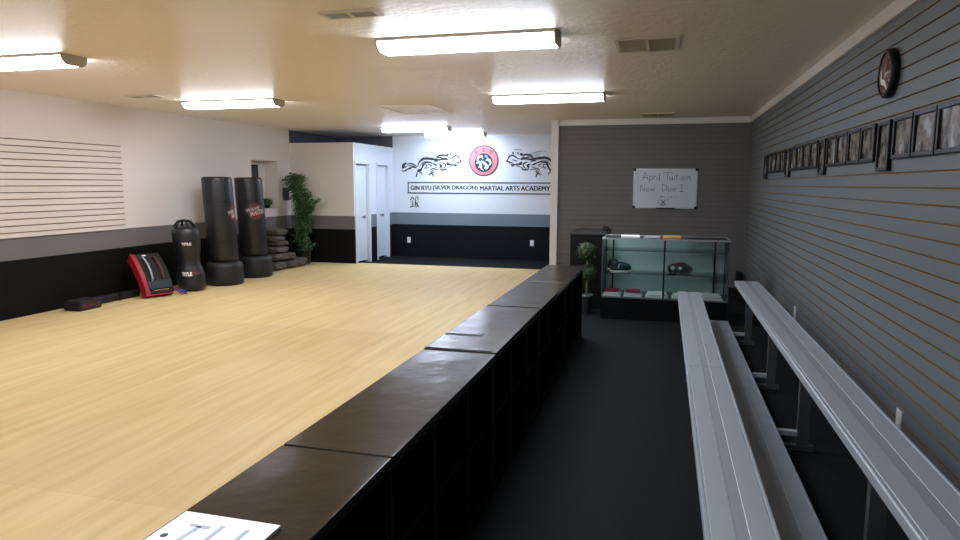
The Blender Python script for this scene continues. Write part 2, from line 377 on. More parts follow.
# ------------------------------------------------------------------ CEILING VENTS, HATCH
def vent(x0, x1, y0, y1, label, dark):
    t = thing('ceiling_vent', label, 'vent', ((x0+x1)/2, (y0+y1)/2, ZC)); L = (x1-x0)/2; W = (y1-y0)/2
    f = MB(); bw = .028
    f.box(-L, L, -W, -W+bw, -.014, 0, bev=.003); f.box(-L, L, W-bw, W, -.014, 0, bev=.003); f.box(-L, -L+bw, -W+bw, W-bw, -.014, 0, bev=.003); f.box(L-bw, L, -W+bw, W-bw, -.014, 0, bev=.003)
    f.box(-.012, .012, -W+bw, W-bw, -.014, 0); f.build('frame', M['ventwhite'], t)
    MB().box(-L+bw, L-bw, -W+bw, W-bw, -.002, 0).build('backing', M['ventdark'], t)
    s = MB(); n = max(4, int((2*W-2*bw)/.022))
    for k in range(n):
        y = -W+bw+(k+.5)*(2*W-2*bw)/n
        s.extr([(y-.006, -.003), (y+.004, -.012), (y+.006, -.011), (y-.004, -.002)], 'x', -L+bw, L-bw)
    s.build('louvre', M['grill'] if not dark else M['greyp'], t); return t
vent(-1.95, -1.60, 3.62, 3.77, 'dark ceiling vent at the top edge left of the largest lamp', True)
vent(-.37, .06, 4.76, 5.22, 'large pale ceiling vent right of the largest lamp', False)
vent(-.35, .08, 9.68, 10.22, 'small ceiling vent directly above the whiteboard wall', False)
vent(-5.9, -5.5, 6.47, 6.62, 'thin ceiling vent left of the lamp above the punching bags', False)
h = MB(); x0, x1, y0, y1 = -3.53, -2.83, 8.05, 9.0
for q in ((x0, x1, y0, y0+.03), (x0, x1, y1-.03, y1), (x0, x0+.03, y0+.03, y1-.03), (x1-.03, x1, y0+.03, y1-.03)): h.box(*q, ZC-.012, ZC)
h.box(x0+.03, x1-.03, y0+.03, y1-.03, ZC-.006, ZC)
tag(h.build('ceiling_hatch', M['ceil']), 'framed attic hatch in the ceiling before the far lamps', 'hatch')

# ------------------------------------------------------------------ LEFT WALL slat panel
sp = slat_wall(lambda d, a, z: (XL+.02-d, a, z), .905, 2.03, .958, .0714, 3.6, 7.27, gh=.011, gd=.012)
for i, v in enumerate(sp.v):
    if v[0] < XL: sp.v[i] = (XL+.0005, v[1], v[2])
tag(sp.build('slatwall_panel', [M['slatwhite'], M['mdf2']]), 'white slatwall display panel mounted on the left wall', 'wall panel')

# niche: dark framed panel, small plant; dark box on wall
t = thing('framed_panel', 'dark narrow framed panel inside the white wall niche', 'picture', (XL-.25, 10.55, 1.55))
f = MB()
for q in ((-.12, .12, -.27, -.245), (-.12, .12, .245, .27), (-.12, -.1, -.245, .245), (.1, .12, -.245, .245)): f.box(0.0, .02, q[0], q[1], q[2], q[3])
f.build('frame', M['black'], t); MB().box(0, .012, -.1, .1, -.245, .245).build('panel', M['dimgrey'], t)
tag(MB().box(XL, XL+.05, 11.06, 11.22, 1.19, 1.42, bev=.006).build('wall_speaker', M['dimgrey']), 'small dark box on the wall beside the ficus crown', 'wall box')
def leaves(mb, c, rad, n, size, seed, mi=0, squash=1):
    rn = random.Random(seed)
    for _ in range(n):
        d = Vector((rn.gauss(0, 1), rn.gauss(0, 1), rn.gauss(0, 1))).normalized()*(rn.random()**.4)
        q = Vector((c[0]+d.x*rad[0], c[1]+d.y*rad[1], c[2]+d.z*rad[2]))
        a = Vector((rn.gauss(0, 1), rn.gauss(0, 1), rn.gauss(0, .7)-.4)).normalized()
        b_ = a.orthogonal().normalized(); ang = rn.uniform(0, 6.28); b_ = (Matrix.Rotation(ang, 3, a) @ b_); nn = a.cross(b_)
        s = size*rn.uniform(.7, 1.3)
        mb.add([q, q+a*s*.45+b_*s*.22+nn*s*.05, q+a*s, q+a*s*.45-b_*s*.22+nn*s*.05], [(0, 1, 2, 3)], mi)
t = thing('potted_plant', 'small dark plant standing on the sill of the wall niche', 'plant', (XL-.1, 10.72, NZ0+.006))
MB().lathe([(.035, 0), (.045, .05), (.045, .055)], n=16).build('pot', M['black'], t)
lf = MB(); leaves(lf, (0, -.03, .1), (.06, .15, .07), 240, .055, 3); lf.build('foliage', M['leafdark'], t, recalc=False)

# ------------------------------------------------------------------ BACK WALL GRAPHICS
YW = YB-.002
def PX(x, y): return (-5.301+(x-400)*.02116, YW, 1.915-(y-163)*.01968)
def dragon(name, label, mirror):
    def F(u, v):
        x = 400+u/10.8; y = 140+v/10.8
        if mirror: x = 2*484.5-x
        return PX(x, y)
    m = MB()
    S = [([(200, 285), (212, 242), (240, 212), (275, 197), (320, 197), (370, 203), (420, 212), (470, 207), (525, 206)], 17),
         ([(190, 332), (225, 322), (250, 292), (258, 262), (280, 242), (320, 237), (360, 247), (405, 264)], 12),
         ([(192, 333), (215, 330), (242, 312)], 22), ([(15, 325), (35, 335), (70, 325), (105, 303), (145, 293), (195, 303)], 9),
         ([(32, 305), (38, 270), (75, 240)], 18), ([(25, 315), (50, 285), (60, 300)], 10), ([(72, 262), (115, 250), (160, 266), (198, 288)], 9),
         ([(60, 285), (110, 275), (160, 285), (190, 300)], 6), ([(40, 338), (90, 312), (130, 310)], 6),
         ([(400, 198), (425, 170), (470, 160), (515, 168), (540, 152)], 13), ([(410, 195), (440, 185), (480, 195), (520, 190)], 9),
         ([(520, 212), (560, 200), (590, 180), (615, 166), (645, 180), (660, 205), (685, 240)], 9),
         ([(470, 205), (500, 200), (530, 212)], 18), ([(540, 252), (580, 266), (622, 282), (612, 262)], 8), ([(600, 255), (635, 240), (668, 232), (655, 215)], 8),
         ([(500, 302), (540, 292), (580, 268), (625, 262), (660, 240)], 6), ([(520, 235), (530, 258), (562, 264)], 17), ([(560, 232), (590, 222), (625, 212)], 6),
         ([(510, 165), (525, 150), (530, 170)], 12), ([(560, 162), (556, 145), (572, 135)], 8), ([(598, 155), (612, 142), (600, 130)], 8), ([(635, 185), (655, 178)], 9),
         ([(430, 262), (455, 272), (452, 290), (438, 300)], 15), ([(440, 305), (465, 322), (505, 318), (520, 305)], 10), ([(480, 240), (503, 262), (495, 292), (470, 312)], 8),
         ([(455, 240), (480, 245), (490, 262)], 7), ([(365, 250), (390, 265), (420, 272)], 10), ([(370, 230), (400, 225), (430, 240)], 8), ([(420, 285), (390, 302), (345, 315), (335, 335)], 7),
         ([(440, 318), (400, 318), (360, 325)], 5), ([(318, 378), (345, 362), (378, 345)], 9), ([(348, 362), (365, 375), (372, 400)], 9), ([(345, 352), (355, 335), (375, 338)], 7), ([(330, 382), (320, 370)], 6),
         ([(192, 345), (188, 375), (178, 402)], 10), ([(212, 362), (240, 352), (246, 382)], 6), ([(165, 402), (196, 396)], 7), ([(245, 285), (285, 262), (300, 285), (270, 300)], 5),
         ([(290, 262), (330, 262), (350, 280), (320, 285)], 5), ([(215, 300), (235, 262), (262, 232), (300, 222)], 4), ([(265, 310), (300, 300), (330, 295)], 4)]
    for k in range(7): S.append(([(205+k*14, 208-k*5), (212+k*14, 196-k*4)], 6))
    for k in range(8): S.append(([(225+k*18, 236-k*2), (232+k*18, 218-k)], 3.5))
    for pts, w_ in S: brush(m, pts, w_*1.55+2, F=F, sub=4)
    G = [([(270, 132), (330, 125), (400, 142), (450, 150)], 6), ([(300, 152), (370, 160), (410, 180)], 5), ([(330, 140), (390, 150), (430, 160)], 4), ([(518, 110), (560, 107), (606, 111)], 7),
         ([(515, 130), (540, 112)], 4), ([(330, 178), (370, 175), (400, 185)], 4)]
    for pts, w_ in G: brush(m, pts, w_*1.5, mi=1, F=F, sub=4)
    for i, v in enumerate(m.v): m.v[i] = (v[0], v[1]-.0004*((i//400) % 3), v[2])
    return tag(m.build(name, [M['decal'], M['decalgrey']]), label, 'wall decal')
dragon('dragon_decal', 'black line dragon decal left of the round emblem', False)
dragon('dragon_decal', 'black line dragon decal right of the round emblem', True)
t = thing('round_emblem', 'round red and black emblem between the two dragon decals', 'emblem', (-3.513, YB, 1.962))
def disc(r0, r1, y, n=48):
    m = MB(); vs = []
    for rr in (r0, r1):
        for k in range(n): a = 2*PI*k/n; vs.append((rr*math.cos(a), y, rr*math.sin(a)))
    m.add(vs, [(k, (k+1) % n, n+(k+1) % n, n+k) for k in range(n)]); return m
def plate(r_, y0, y1, c=(0, 0), n=48):
    m = MB(); vs = [(c[0]+r_*math.cos(2*PI*k/n), y, c[1]+r_*math.sin(2*PI*k/n)) for y in (y0, y1) for k in range(n)]
    m.add(vs, [list(range(n)), list(range(n, 2*n))[::-1]]+[(k, (k+1) % n, n+(k+1) % n, n+k) for k in range(n)]); return m
plate(.305, 0, -.010).build('rim', M['decal'], t); plate(.285, -.010, -.013).build('red_field', M['emblemred'], t)
plate(.185, -.013, -.015, (0, -.04)).build('inner_disc', M['decal'], t)
m = MB(); rn = random.Random(5)
def EF(u, v): return (u, -.0165, v)
for pts, w_ in [([(-.14, 0), (-.1, .07), (-.04, .08), (-.02, .03)], .05), ([(-.15, -.05), (-.09, -.03), (-.06, -.09), (-.1, -.14)], .05), ([(-.05, .0), (0, -.04), (.05, -.09), (.02, -.16)], .05),
                ([(.04, .0), (.1, .02), (.14, -.03), (.12, -.1)], .05), ([(.06, -.06), (.09, -.12), (.04, -.18)], .035), ([(-.03, -.1), (-.05, -.15), (0, -.19)], .03)]:
    brush(m, pts, w_, F=EF)
m.build('dragon_motif', M['emblemblue'], t)
m = MB(); brush(m, [(.02, .1), (.06, .08), (.08, .05)], .05, F=EF); m.build('teal_motif', M['emblemteal'], t)
m = MB(); brush(m, [(-.13, -.02), (-.1, .0), (-.08, -.03)], .03, F=EF); m.build('teal_motif', M['emblemteal'], t)
for cx, cz, ang in ((-.15, .165, .5), (0, .21, 0), (.15, .165, -.5)):
    def EG(u, v, cx=cx, cz=cz, ang=ang): return (cx+u*math.cos(ang)-v*math.sin(ang), -.0145, cz+u*math.sin(ang)+v*math.cos(ang))
    m = MB()
    for q in ([(-.03, .025), (.03, .025)], [(-.03, 0), (.03, 0)], [(0, .035), (0, -.035)], [(-.025, -.03), (.03, -.028)]): brush(m, q, .011, taper=False, F=EG)
    m.build('emblem_characters', M['redlogo'], t)
# banner
t = thing('name_banner', 'long black-bordered name sign reading GIN RYU on the dragon wall', 'sign', (0, YB-.001, 0))
bx0, bx1, bz0, bz1, bt = -5.135, -1.80, 1.300, 1.535, .022
m = MB(); m.box(bx0, bx1, -.006, 0, bz0, bz0+bt); m.box(bx0, bx1, -.006, 0, bz1-bt, bz1); m.box(bx0, bx0+bt, -.006, 0, bz0+bt, bz1-bt); m.box(bx1-bt, bx1, -.006, 0, bz0+bt, bz1-bt)
m.build('border', M['decal'], t)
def lettering(parts, name, mt, parent, y=-.003):
    m = MB()
    for body, u0, u1, v0, v1 in parts:
        m = MB(); vs, fs = fit_text(body, u0, u1, v0, v1, 0); [m.add([(a+dx, y-dx*.02, c+dz) for a, c in vs], fs) for dx, dz in ((-.005, 0), (-.0025, .002), (0, 0), (.0025, -.002), (.005, 0))]; m.build(name, mt, parent, recalc=False)
PXX = lambda x: -5.301+(x-400)*.02116
lettering([('GIN RYU', PXX(411), PXX(432), 1.373, 1.462), ('(SILVER DRAGON)', PXX(434), PXX(478.5), 1.363, 1.467), ('MARTIAL ARTS', PXX(481), PXX(519), 1.373, 1.462), ('ACADEMY', PXX(520.5), PXX(548), 1.373, 1.462), ('LLC', PXX(549.8), -1.85, 1.373, 1.462)], 'lettering', M['decal'], t)
# brush characters
def kanji(strokes, x0, z0, s, label):
    m = MB()
    def F(u, v): return (x0+u/100*s*.9, YW, z0+v/100*s)
    for pts, w_ in strokes: brush(m, pts, w_*1.15, F=F, sub=4)
    return tag(m.build('character_decal', M['decal']), label, 'wall decal')
kanji([([(28, 98), (18, 80), (2, 66)], 9), ([(28, 96), (42, 82), (52, 74)], 9), ([(14, 66), (44, 68)], 7), ([(8, 50), (48, 53)], 7), ([(29, 66), (29, 30), (27, 14)], 8), ([(14, 40), (18, 26)], 7), ([(44, 42), (38, 28)], 7), ([(2, 8), (28, 14), (52, 22)], 9),
       ([(60, 92), (86, 95), (86, 62)], 8), ([(60, 92), (60, 40), (62, 8)], 10), ([(60, 78), (86, 80)], 6), ([(60, 63), (86, 64)], 6), ([(62, 8), (70, 14), (78, 22)], 8), ([(92, 55), (84, 46), (74, 40)], 6), ([(64, 52), (78, 30), (98, 8)], 11)],
      PXX(409.5), 1.0, .24, 'black brush character under the left end of the name banner')
kanji([([(5, 92), (5, 60), (2, 10)], 10), ([(5, 90), (45, 92)], 7), ([(5, 60), (45, 62), (45, 30), (44, 5)], 9), ([(5, 45), (45, 46)], 6), ([(5, 28), (45, 29)], 6), ([(60, 95), (60, 55), (92, 56)], 8), ([(60, 78), (92, 80)], 7), ([(60, 55), (60, 10), (95, 8), (96, 22)], 9), ([(68, 42), (90, 44)], 6), ([(68, 28), (90, 29)], 6)],
      PXX(549), .98, .26, 'black brush character half hidden behind the white post')

# outlets
def outlet(loc, rz, label):
    t = thing('wall_outlet', label, 'outlet', loc, rz)
    MB().box(-.037, .037, -.007, 0, -.058, .058, bev=.002).build('cover_plate', M['whitep'], t)
    m = MB(); m.box(-.016, .016, -.010, -.007, .008, .036); m.box(-.016, .016, -.010, -.007, -.036, -.008); m.build('socket', M['cloth'], t); return t
outlet((-5.118, YB, .34), 0, 'white outlet on the black dado below the left brush character')
outlet((-2.514, YB, .34), 0, 'white outlet on the black dado near the white post')
outlet((XR, 6.48, .37), -PI/2, 'white outlet low on the slatted right wall, farther along the bench')
outlet((XR, 3.66, .345), -PI/2, 'white outlet low on the slatted right wall, nearer the camera')

# ------------------------------------------------------------------ RIGHT WALL frames + clock
def frame(W, H):
    t = thing('picture_frame', '', 'picture frame', (0, 0, 0)); bd = .022; dp = .024
    f = MB()   # local: hangs on plane x=0, facing -x ; y along wall
    f.box(-dp, 0, -W/2, W/2, -H/2, -H/2+bd, bev=.003); f.box(-dp, 0, -W/2, W/2, H/2-bd, H/2, bev=.003)
    f.box(-dp, 0, -W/2, -W/2+bd, -H/2+bd, H/2-bd, bev=.003); f.box(-dp, 0, W/2-bd, W/2, -H/2+bd, H/2-bd, bev=.003)
    f.build('border', M['black'], t)
    MB().box(-.012, -.004, -W/2+bd, W/2-bd, -H/2+bd, H/2-bd).build('photo', M['photo'], t); return t
fl = frame(.285, .215); fp = frame(.215, .27)
ords = ['nearest', 'second nearest', 'third nearest', 'fourth nearest', 'fifth nearest', 'sixth nearest', 'seventh nearest', 'eighth nearest']
seq = 'LLLTLLLLTLLLLTLLLLT'; y = 3.15; nT = 0; inl = 0; usedL = usedT = False
tn = ['nearest', 'second nearest', 'second farthest', 'farthest']
gn = ['before the nearest upright frame', 'between first and second upright frames', 'between second and third upright frames', 'between third and farthest upright frames']
gpos = {0: ['nearest to camera, cut by the photo edge', 'in the middle', 'right beside it']}
pos4 = ['closest to the camera', 'second of four from the camera', 'third of four from the camera', 'farthest from the camera']
for i, ch in enumerate(seq):
    cy = y+.15
    if ch == 'T':
        lab = 'black upright photo frame hanging lower, %s from the camera of four' % tn[nT]
        o = fp if not usedT else dup(fp, (0, 0, 0)); usedT = True; o.location = (XR, cy, 1.715); nT += 1; inl = 0
        o['group'] = 'upright photo frames on the slatted right wall'
    else:
        ps = gpos[0][inl] if nT == 0 else pos4[inl]
        lab = 'wide photo frame %s, %s' % (gn[nT], ps)
        o = fl if not usedL else dup(fl, (0, 0, 0)); usedL = True; o.location = (XR, cy, 1.745); inl += 1
        o['group'] = 'wide photo frames on the slatted right wall'
    o['label'] = lab; y += .3045 if i > 0 else .30
t = thing('wall_clock', 'round dark wall clock high on the slatted right wall', 'clock', (XR, 4.20, 2.10))
rot = Matrix.Rotation(-PI/2, 4, 'Y')
MB().lathe([(.122, 0), (.132, .015), (.128, .036), (.115, .045), (.108, .042), (.108, .036)], n=40).xf(rot).build('case', M['black'], t)
MB().lathe([(.108, .034), (.108, .0365)], n=40).xf(rot).build('dial', M['clockface'], t)
m = MB(); m.box(-.040, -.038, -.005, .005, -.02, .08); m.box(-.040, -.038, -.06, .01, -.004, .004); m.build('hand', M['dimp'], t)
m = MB()
for k in range(12):
    a = 2*PI*k/12; cy_, cz_ = .09*math.cos(a), .09*math.sin(a); MB().box(-.039, -.0365, cy_-.006, cy_+.006, cz_-.006, cz_+.006).build('hour_marker', M['dimp'], t)
m = MB(); brush(m, [(-.05, -.09), (0, -.05), (.06, -.03), (.07, .03)], .03, F=lambda u, v: (-.0385, u, v)); m.build('dial_motif', M['cloth'], t)

# ------------------------------------------------------------------ BLACK CUBBY BENCH ROW
PX0, PX1, PZ = -1.105, -.742, .705
ys = [.55, 1.765, 3.03, 4.24, 5.45, 6.65]
labs = ['near end of the long black bench row, papers on its top', 'black bench unit second from the camera in the long row', 'black bench unit in the middle of the long row', 'black bench unit second from the far end of the row', 'far end unit of the black bench row, beside the topiary']
for i in range(5):
    y0, y1 = ys[i]+.004, ys[i+1]-.004; L = y1-y0
    t = thing('cubby_bench', labs[i], 'bench', ((PX0+PX1)/2, (y0+y1)/2, 0), 0, 'black bench units of the divider row'); hw = (PX1-PX0)/2
    h = L/2; z1 = PZ-.03
    c = MB(); c.box(-hw+.01, -hw+.03, -h, h, 0, z1); c.box(-hw+.03, hw-.012, -h, -h+.02, 0, z1); c.box(-hw+.03, hw-.012, h-.02, h, 0, z1)
    c.box(-hw+.03, hw-.015, -h+.02, h-.02, 0.0, .06); c.box(-hw+.03, hw-.015, -h+.02, h-.02, z1-.02, z1)
    c.build('carcass', M['cubby'], t)
    for k in (1, 2): yy = -h+k*L/3; MB().box(-hw+.03, hw-.014, yy-.009, yy+.009, .06, z1-.02).build('divider', M['cubby'], t)
    for k in range(3):
        ya, yb = -h+k*L/3+(.02 if k == 0 else .009), -h+(k+1)*L/3-(.02 if k == 2 else .009)
        MB().box(-hw+.03, hw-.03, ya, yb, .355, .372).build('shelf', M['cubby'], t)
    tp = MB().box(-hw, hw, -h, h, z1, PZ+(.004 if i in (2,) else 0), bev=.004); tp = tp.build('padded_top', M['vinyl'], t)
    if i == 2:   # lapped vinyl and a soft crease across this top
        MB().box(-hw+.002, hw-.03, -h+.012, -h+.05, PZ+.003, PZ+.007, bev=.002).build('lap_seam', M['vinyl'], tp)
        MB().extr([(-h+.30, PZ+.0035), (-h+.34, PZ+.007), (-h+.40, PZ+.0035)], 'x', -hw+.003, hw-.16).build('crease', M['vinyl'], tp)
    if i == 3: MB().box(-hw+.002, hw-.02, -h+.004, -h+.03, PZ-.001, PZ+.006, bev=.002).build('lap_seam', M['vinyl'], tp)
# papers
t = thing('paper_stack', 'white printed sheets on the near end of the black bench', 'papers', (-.96, 1.165, PZ), math.radians(0))
W_, H_ = .128, .165
sheet = MB().box(-W_, W_, -H_, H_, 0, .008).build('sheet', M['paper'], t, loc=(0, -.02, 0))
m = MB()
def PF(u, v): return (u, v, .0087)
brush(m, [(-.075, .11), (-.02, .11)], .012, False, F=PF); brush(m, [(-.048, .11), (-.06, -.02)], .012, False, F=PF)
for xx in (.005, .07): brush(m, [(xx, .125), (xx-.0, -.12)], .012, False, F=PF)
m.build('grey_print', M['greyp'], sheet)
m = MB()
for k in range(9):
    yy = .09-k*.025; brush(m, [(.02, yy), (.055, yy)], .004, False, F=PF); brush(m, [(.085, yy), (.115, yy)], .004, False, F=PF)
m.build('text_lines', M['cloth'], sheet)
m = MB(); m.lathe([(.009, .0082), (.009, .0086)], c=(-.1, .055, 0), n=20); m.build('badge_print', M['darkp'], sheet)

# ------------------------------------------------------------------ BLEACHERS
def plank(name, x0, x1, z, y0, y1, mt, parent, cx):
    """channel plank: bevelled edges, ribbed sunken strip along the middle"""
    w_ = x1-x0; c = w_/2; pr_ = []
    top = [(0, -.006), (.004, 0), (.012, 0), (.014, -.003), (.018, -.003), (.020, 0), (c-.022, 0), (c-.020, -.0015)]
    ribs = []
    for k in range(5):
        xx = c-.018+k*.0085; ribs += [(xx, -.0015), (xx+.004, -.0015)]
    top2 = [(w_-a, b_) for a, b_ in reversed(top)]
    line = top+ribs+top2
    poly = [(x0+a-cx, z+b_) for a, b_ in line]+[(x1-cx, z-.04), (x1-.012-cx, z-.04), (x1-.015-cx, z-.01), (x0+.015-cx, z-.01), (x0+.012-cx, z-.04), (x0-cx, z-.04)]
    n = len(poly); mb = MB(); vs = [(q[0], y, q[1]) for y in (y0, y1) for q in poly]; mb.add(vs, [])
    for i in range(n):
        mid = len(top) <= i+1 <= len(top)+len(ribs)
        mb.f.append([i, (i+1) % n, n+(i+1) % n, n+i]); mb.mi.append(1 if mid else 0); mb.sm.append(False)
    for yy, s in ((0, 0), (1, n)):
        # close the ends with the skirt strips and web
        for quad in ((0, 1, n-2, n-1),):
            pass
        mb.f.append([s+i for i in range(n)]); mb.mi.append(0); mb.sm.append(False)
    return mb.build(name, mt, parent)
def bleacher(y0, y1, sups, label):
    cy = (y0+y1)/2; cx = .54
    t = thing('bleacher', label, 'bleacher bench', (cx, cy, 0), 0, 'aluminium bleachers along the right wall')
    a, b_ = y0-cy, y1-cy
    plank('front_seat_plank', .158, .382, .43, a, b_, [M['alu'], M['aluribs']], t, cx)
    plank('foot_plank', .43, .655, .15, a, b_, [M['aluworn'], M['aluworn']], t, cx)
    plank('rear_seat_plank', .695, .92, .56, a, b_, [M['alu'], M['aluribs']], t, cx)
    for sy in sups:
        y = sy-cy
        MB().box(.21-cx, .262-cx, y-.02, y+.02, .032, .42).build('leg', M['aludark'], t)
        MB().box(.775-cx, .835-cx, y-.02, y+.02, .032, .55).build('leg', M['aludark'], t)
        MB().box(.205-cx, .865-cx, y-.022, y+.022, 0, .032, bev=.003).build('floor_bar', M['aludark'], t)
        m = MB(); m.box(.262-cx, .775-cx, y-.018, y+.018, .085, .112); m.build('cross_bar', M['alu'], t)
        m = MB(); m.box(.18-cx, .36-cx, y-.015, y+.015, .395, .42); m.box(.72-cx, .90-cx, y-.015, y+.015, .525, .55); m.build('seat_bracket', M['aludark'], t)
    return t
bleacher(4.145, 7.07, (6.72, 5.27, 4.35) if False else (6.72, 5.27), 'two-row aluminium bleacher section ending at the glass display case')
bleacher(1.10, 4.135, (4.06, 2.70, 1.35), 'two-row aluminium bleacher section closest to the camera')

# ------------------------------------------------------------------ DISPLAY CASE
cx0, cx1, cy0, cy1 = -.655, .692, 7.6, 8.12; zb, zt = .26, .915
t = thing('display_case', 'glass display case with black base beneath the whiteboard', 'display case', ((cx0+cx1)/2, (cy0+cy1)/2, 0)); W_ = (cx1-cx0)/2; D_ = (cy1-cy0)/2
MB().box(-W_+.0, W_-.0, -D_+.02, D_, 0, zb-.015).build('base', M['counter'], t)
MB().box(-W_, W_, -D_, D_, zb-.015, zb).build('deck', M['casedeck'], t)
f = MB(); e = .014
for sx in (-1, 1):
    for sy in (-1, 1):
        xa = sx*W_-(e if sx > 0 else 0); ya = sy*D_-(e if sy > 0 else 0); MB().box(xa, xa+e, ya, ya+e, zb, zt-.018).build('corner_post', M['aludark'], t)
f = MB(); f.box(-W_, W_, -D_, -D_+e, zt-.018, zt, bev=.002); f.box(-W_, W_, D_-e, D_, zt-.018, zt, bev=.002); f.box(-W_, -W_+e, -D_+e, D_-e, zt-.018, zt); f.box(W_-e, W_, -D_+e, D_-e, zt-.018, zt)
f.build('top_rail', M['steel'], t)
MB().box(-W_+e, W_-e, -D_+e, D_-e, zt-.01, zt-.003).build('glass_top', M['glass'], t)
MB().box(-W_+e, W_-e, -D_+.003, -D_+.008, zb, zt-.018).build('front_glass', M['glass'], t)
for sx in (-1, 1): MB().box(sx*W_-(.008 if sx > 0 else -.003), sx*W_-(.003 if sx > 0 else -.008), -D_+e, D_-e, zb, zt-.018).build('side_glass', M['glass'], t)
MB().box(-.009, .009, -D_-.002, -D_+.012, zb, zt-.018).build('centre_post', M['black'], t)
MB().box(-W_+e, .02, D_-.014, D_-.008, zb, zt-.018).build('sliding_panel', M['caseback'], t)
MB().box(-.02, W_-e, D_-.024, D_-.018, zb, zt-.018).build('sliding_panel', M['caseback'], t)
for xx in (-W_+.09, W_-.12): MB().box(xx-.009, xx+.009, D_-.042, D_-.026, zb, zt-.018).build('shelf_standard', M['black'], t)
for zz in (.775, .518):
    s = MB().box(-W_+e+.002, W_-e-.002, -D_+.05, D_-.045, zz-.006, zz); s.build('glass_shelf', M['glass'], t)
    MB().box(-W_+e+.002, W_-e-.002, -D_+.046, -D_+.050, zz-.006, zz).build('shelf_edge', M['aludark'], t)
# lumpy folded cloth
def cloth(name, x, y, z, w_, d_, h_, mts, label, cat, seed, layers=2, group=None):
    t = thing(name, label, cat, (x, y, z), 0, group); rn = random.Random(seed)
    for k in range(layers):
        bm = bmesh.new(); bmesh.ops.create_grid(bm, x_segments=12, y_segments=8, size=.5); hh = h_/layers; inset = 1-.12*k
        m = MB(); gv = []
        for v in bm.verts:
            e_ = min(.5-abs(v.co.x), .5-abs(v.co.y)); up_ = hh*(min(1, e_/.08)**.5)*(.8+.2*math.sin(v.co.x*9+seed+k)*math.cos(v.co.y*7+k))
            gv.append((v.co.x*w_*inset+rn.uniform(-1, 1)*.003, v.co.y*d_*inset+rn.uniform(-1, 1)*.003, k*hh*.9+up_+.001))
        bm.verts.index_update(); m.add(gv, [[v.index for v in f_.verts] for f_ in bm.faces], 0, True); bm.free()
        n0 = len(m.v); m.box(-w_*inset*.49, w_*inset*.49, -d_*inset*.49, d_*inset*.49, k*hh*.9, k*hh*.9+hh*.45)
        m.build('fold', mts[k % len(mts)], t)
    return t
g = 'folded clothes on the floor of the display case'
cloth('folded_uniform', -.54, 7.735, zb, .20, .24, .075, [M['cloth'], M['cloth'], M['pink']], 'white folded uniform with crimson top at case left corner', 'folded clothing', 1, 3, g)
cloth('folded_uniform', -.31, 7.735, zb, .21, .24, .075, [M['cloth'], M['cloth'], M['pink']], 'second white folded uniform with crimson top in the case', 'folded clothing', 2, 3, g)
cloth('folded_uniform', -.05, 7.735, zb, .24, .24, .055, [M['cloth'], M['cloth']], 'plain white folded uniform under the middle post of the case', 'folded clothing', 3, group=g)
cloth('folded_uniform', .19, 7.735, zb, .16, .22, .05, [M['cloth'], M['cloth']], 'pale folded uniform behind the end of the front bleacher seat', 'folded clothing', 4, group=g)
cloth('folded_uniform', .52, 7.735, zb, .25, .24, .065, [M['cloth'], M['cloth']], 'white folded uniform at the right end of the case', 'folded clothing', 5, group=g)
# sparring gear
def boot(x, y, z, rz, s, label):
    t = thing('sparring_boot', label, 'foot guard', (x, y, z), rz, 'sparring boots on the case shelf')
    m = MB(); m.blob((0, 0, .045*s), (.125*s, .05*s, .045*s), 3); m.blob((-.055*s, 0, .075*s), (.055*s, .045*s, .045*s), 3)
    for i, v in enumerate(m.v): m.v[i] = (v[0], v[1], max(v[2], .008))
    m.build('upper', M['navy'], t)
    MB().lathe([(.9, 0), (1, .004), (1, .010), (.92, .014)], n=32).xf(Matrix.Diagonal((.118*s, .05*s, 1, 1))).build('sole', M['whitep'], t)
    MB().tube([(-.03*s, -.052*s, .04*s), (-.02*s, -.035*s, .088*s), (-.02*s, .035*s, .088*s), (-.03*s, .052*s, .04*s)], .006, 6).build('strap', M['greyp'], t); return t
boot(-.46, 7.80, .518, .2, 1.0, 'navy padded sparring boot on left shelf, nearer the glass')
boot(-.49, 7.95, .518, -.1, 1.1, 'navy padded sparring boot on left shelf, behind its twin')
t = thing('sparring_helmet', 'black sparring headgear with white and red marks in the case', 'headgear', (.19, 7.88, .518))
m = MB(); m.blob((0, 0, .055), (.125, .1, .062), 3); m.blob((.09, -.01, .04), (.05, .07, .04), 3); m.blob((-.1, -.02, .045), (.035, .06, .045), 3); m.v = [(v[0], v[1], max(v[2], 0)) for v in m.v]; m.build('shell', M['blackm'], t)
m = MB(); m.blob((-.075, -.062, .06), (.03, .035, .03), 2); m.build('cheek_pad', M['whitep'], t); m = MB(); m.blob((.0, -.088, .062), (.022, .018, .018), 2); m.build('ear_ring', M['whitep'], t)
m = MB(); m.tube([(-.11, -.05, .075), (-.06, -.07, .105), (0, -.06, .118), (.05, -.05, .11)], .012, 8); m.build('brow_band', M['redlogo'], t)
# things on the case top
def flat(name, x, y, z, w_, d_, h_, mt, label, cat, rz=0, bev=.002):
    o = MB().box(-w_/2, w_/2, -d_/2, d_/2, 0, h_, bev=bev).build(name, mt, None, (x, y, z)); o.rotation_euler = (0, 0, rz); return tag(o, label, cat)
flat('paper_pile', -.36, 7.80, zt, .20, .26, .016, M['cloth'], 'low pile of white papers on the case top, left', 'papers', .08)
flat('booklet', -.12, 7.80, zt, .17, .22, .012, M['greyp'], 'grey booklet on the case top next to the white papers', 'booklet', -.05)
flat('tan_box', .09, 7.76, zt, .19, .13, .026, M['yellow'], 'tan card box on the case top, middle', 'box', .02, .003)
flat('booklet', .30, 7.80, zt, .15, .2, .010, M['countertop'], 'dark grey booklet on the case top right of the tan box', 'booklet', .06)
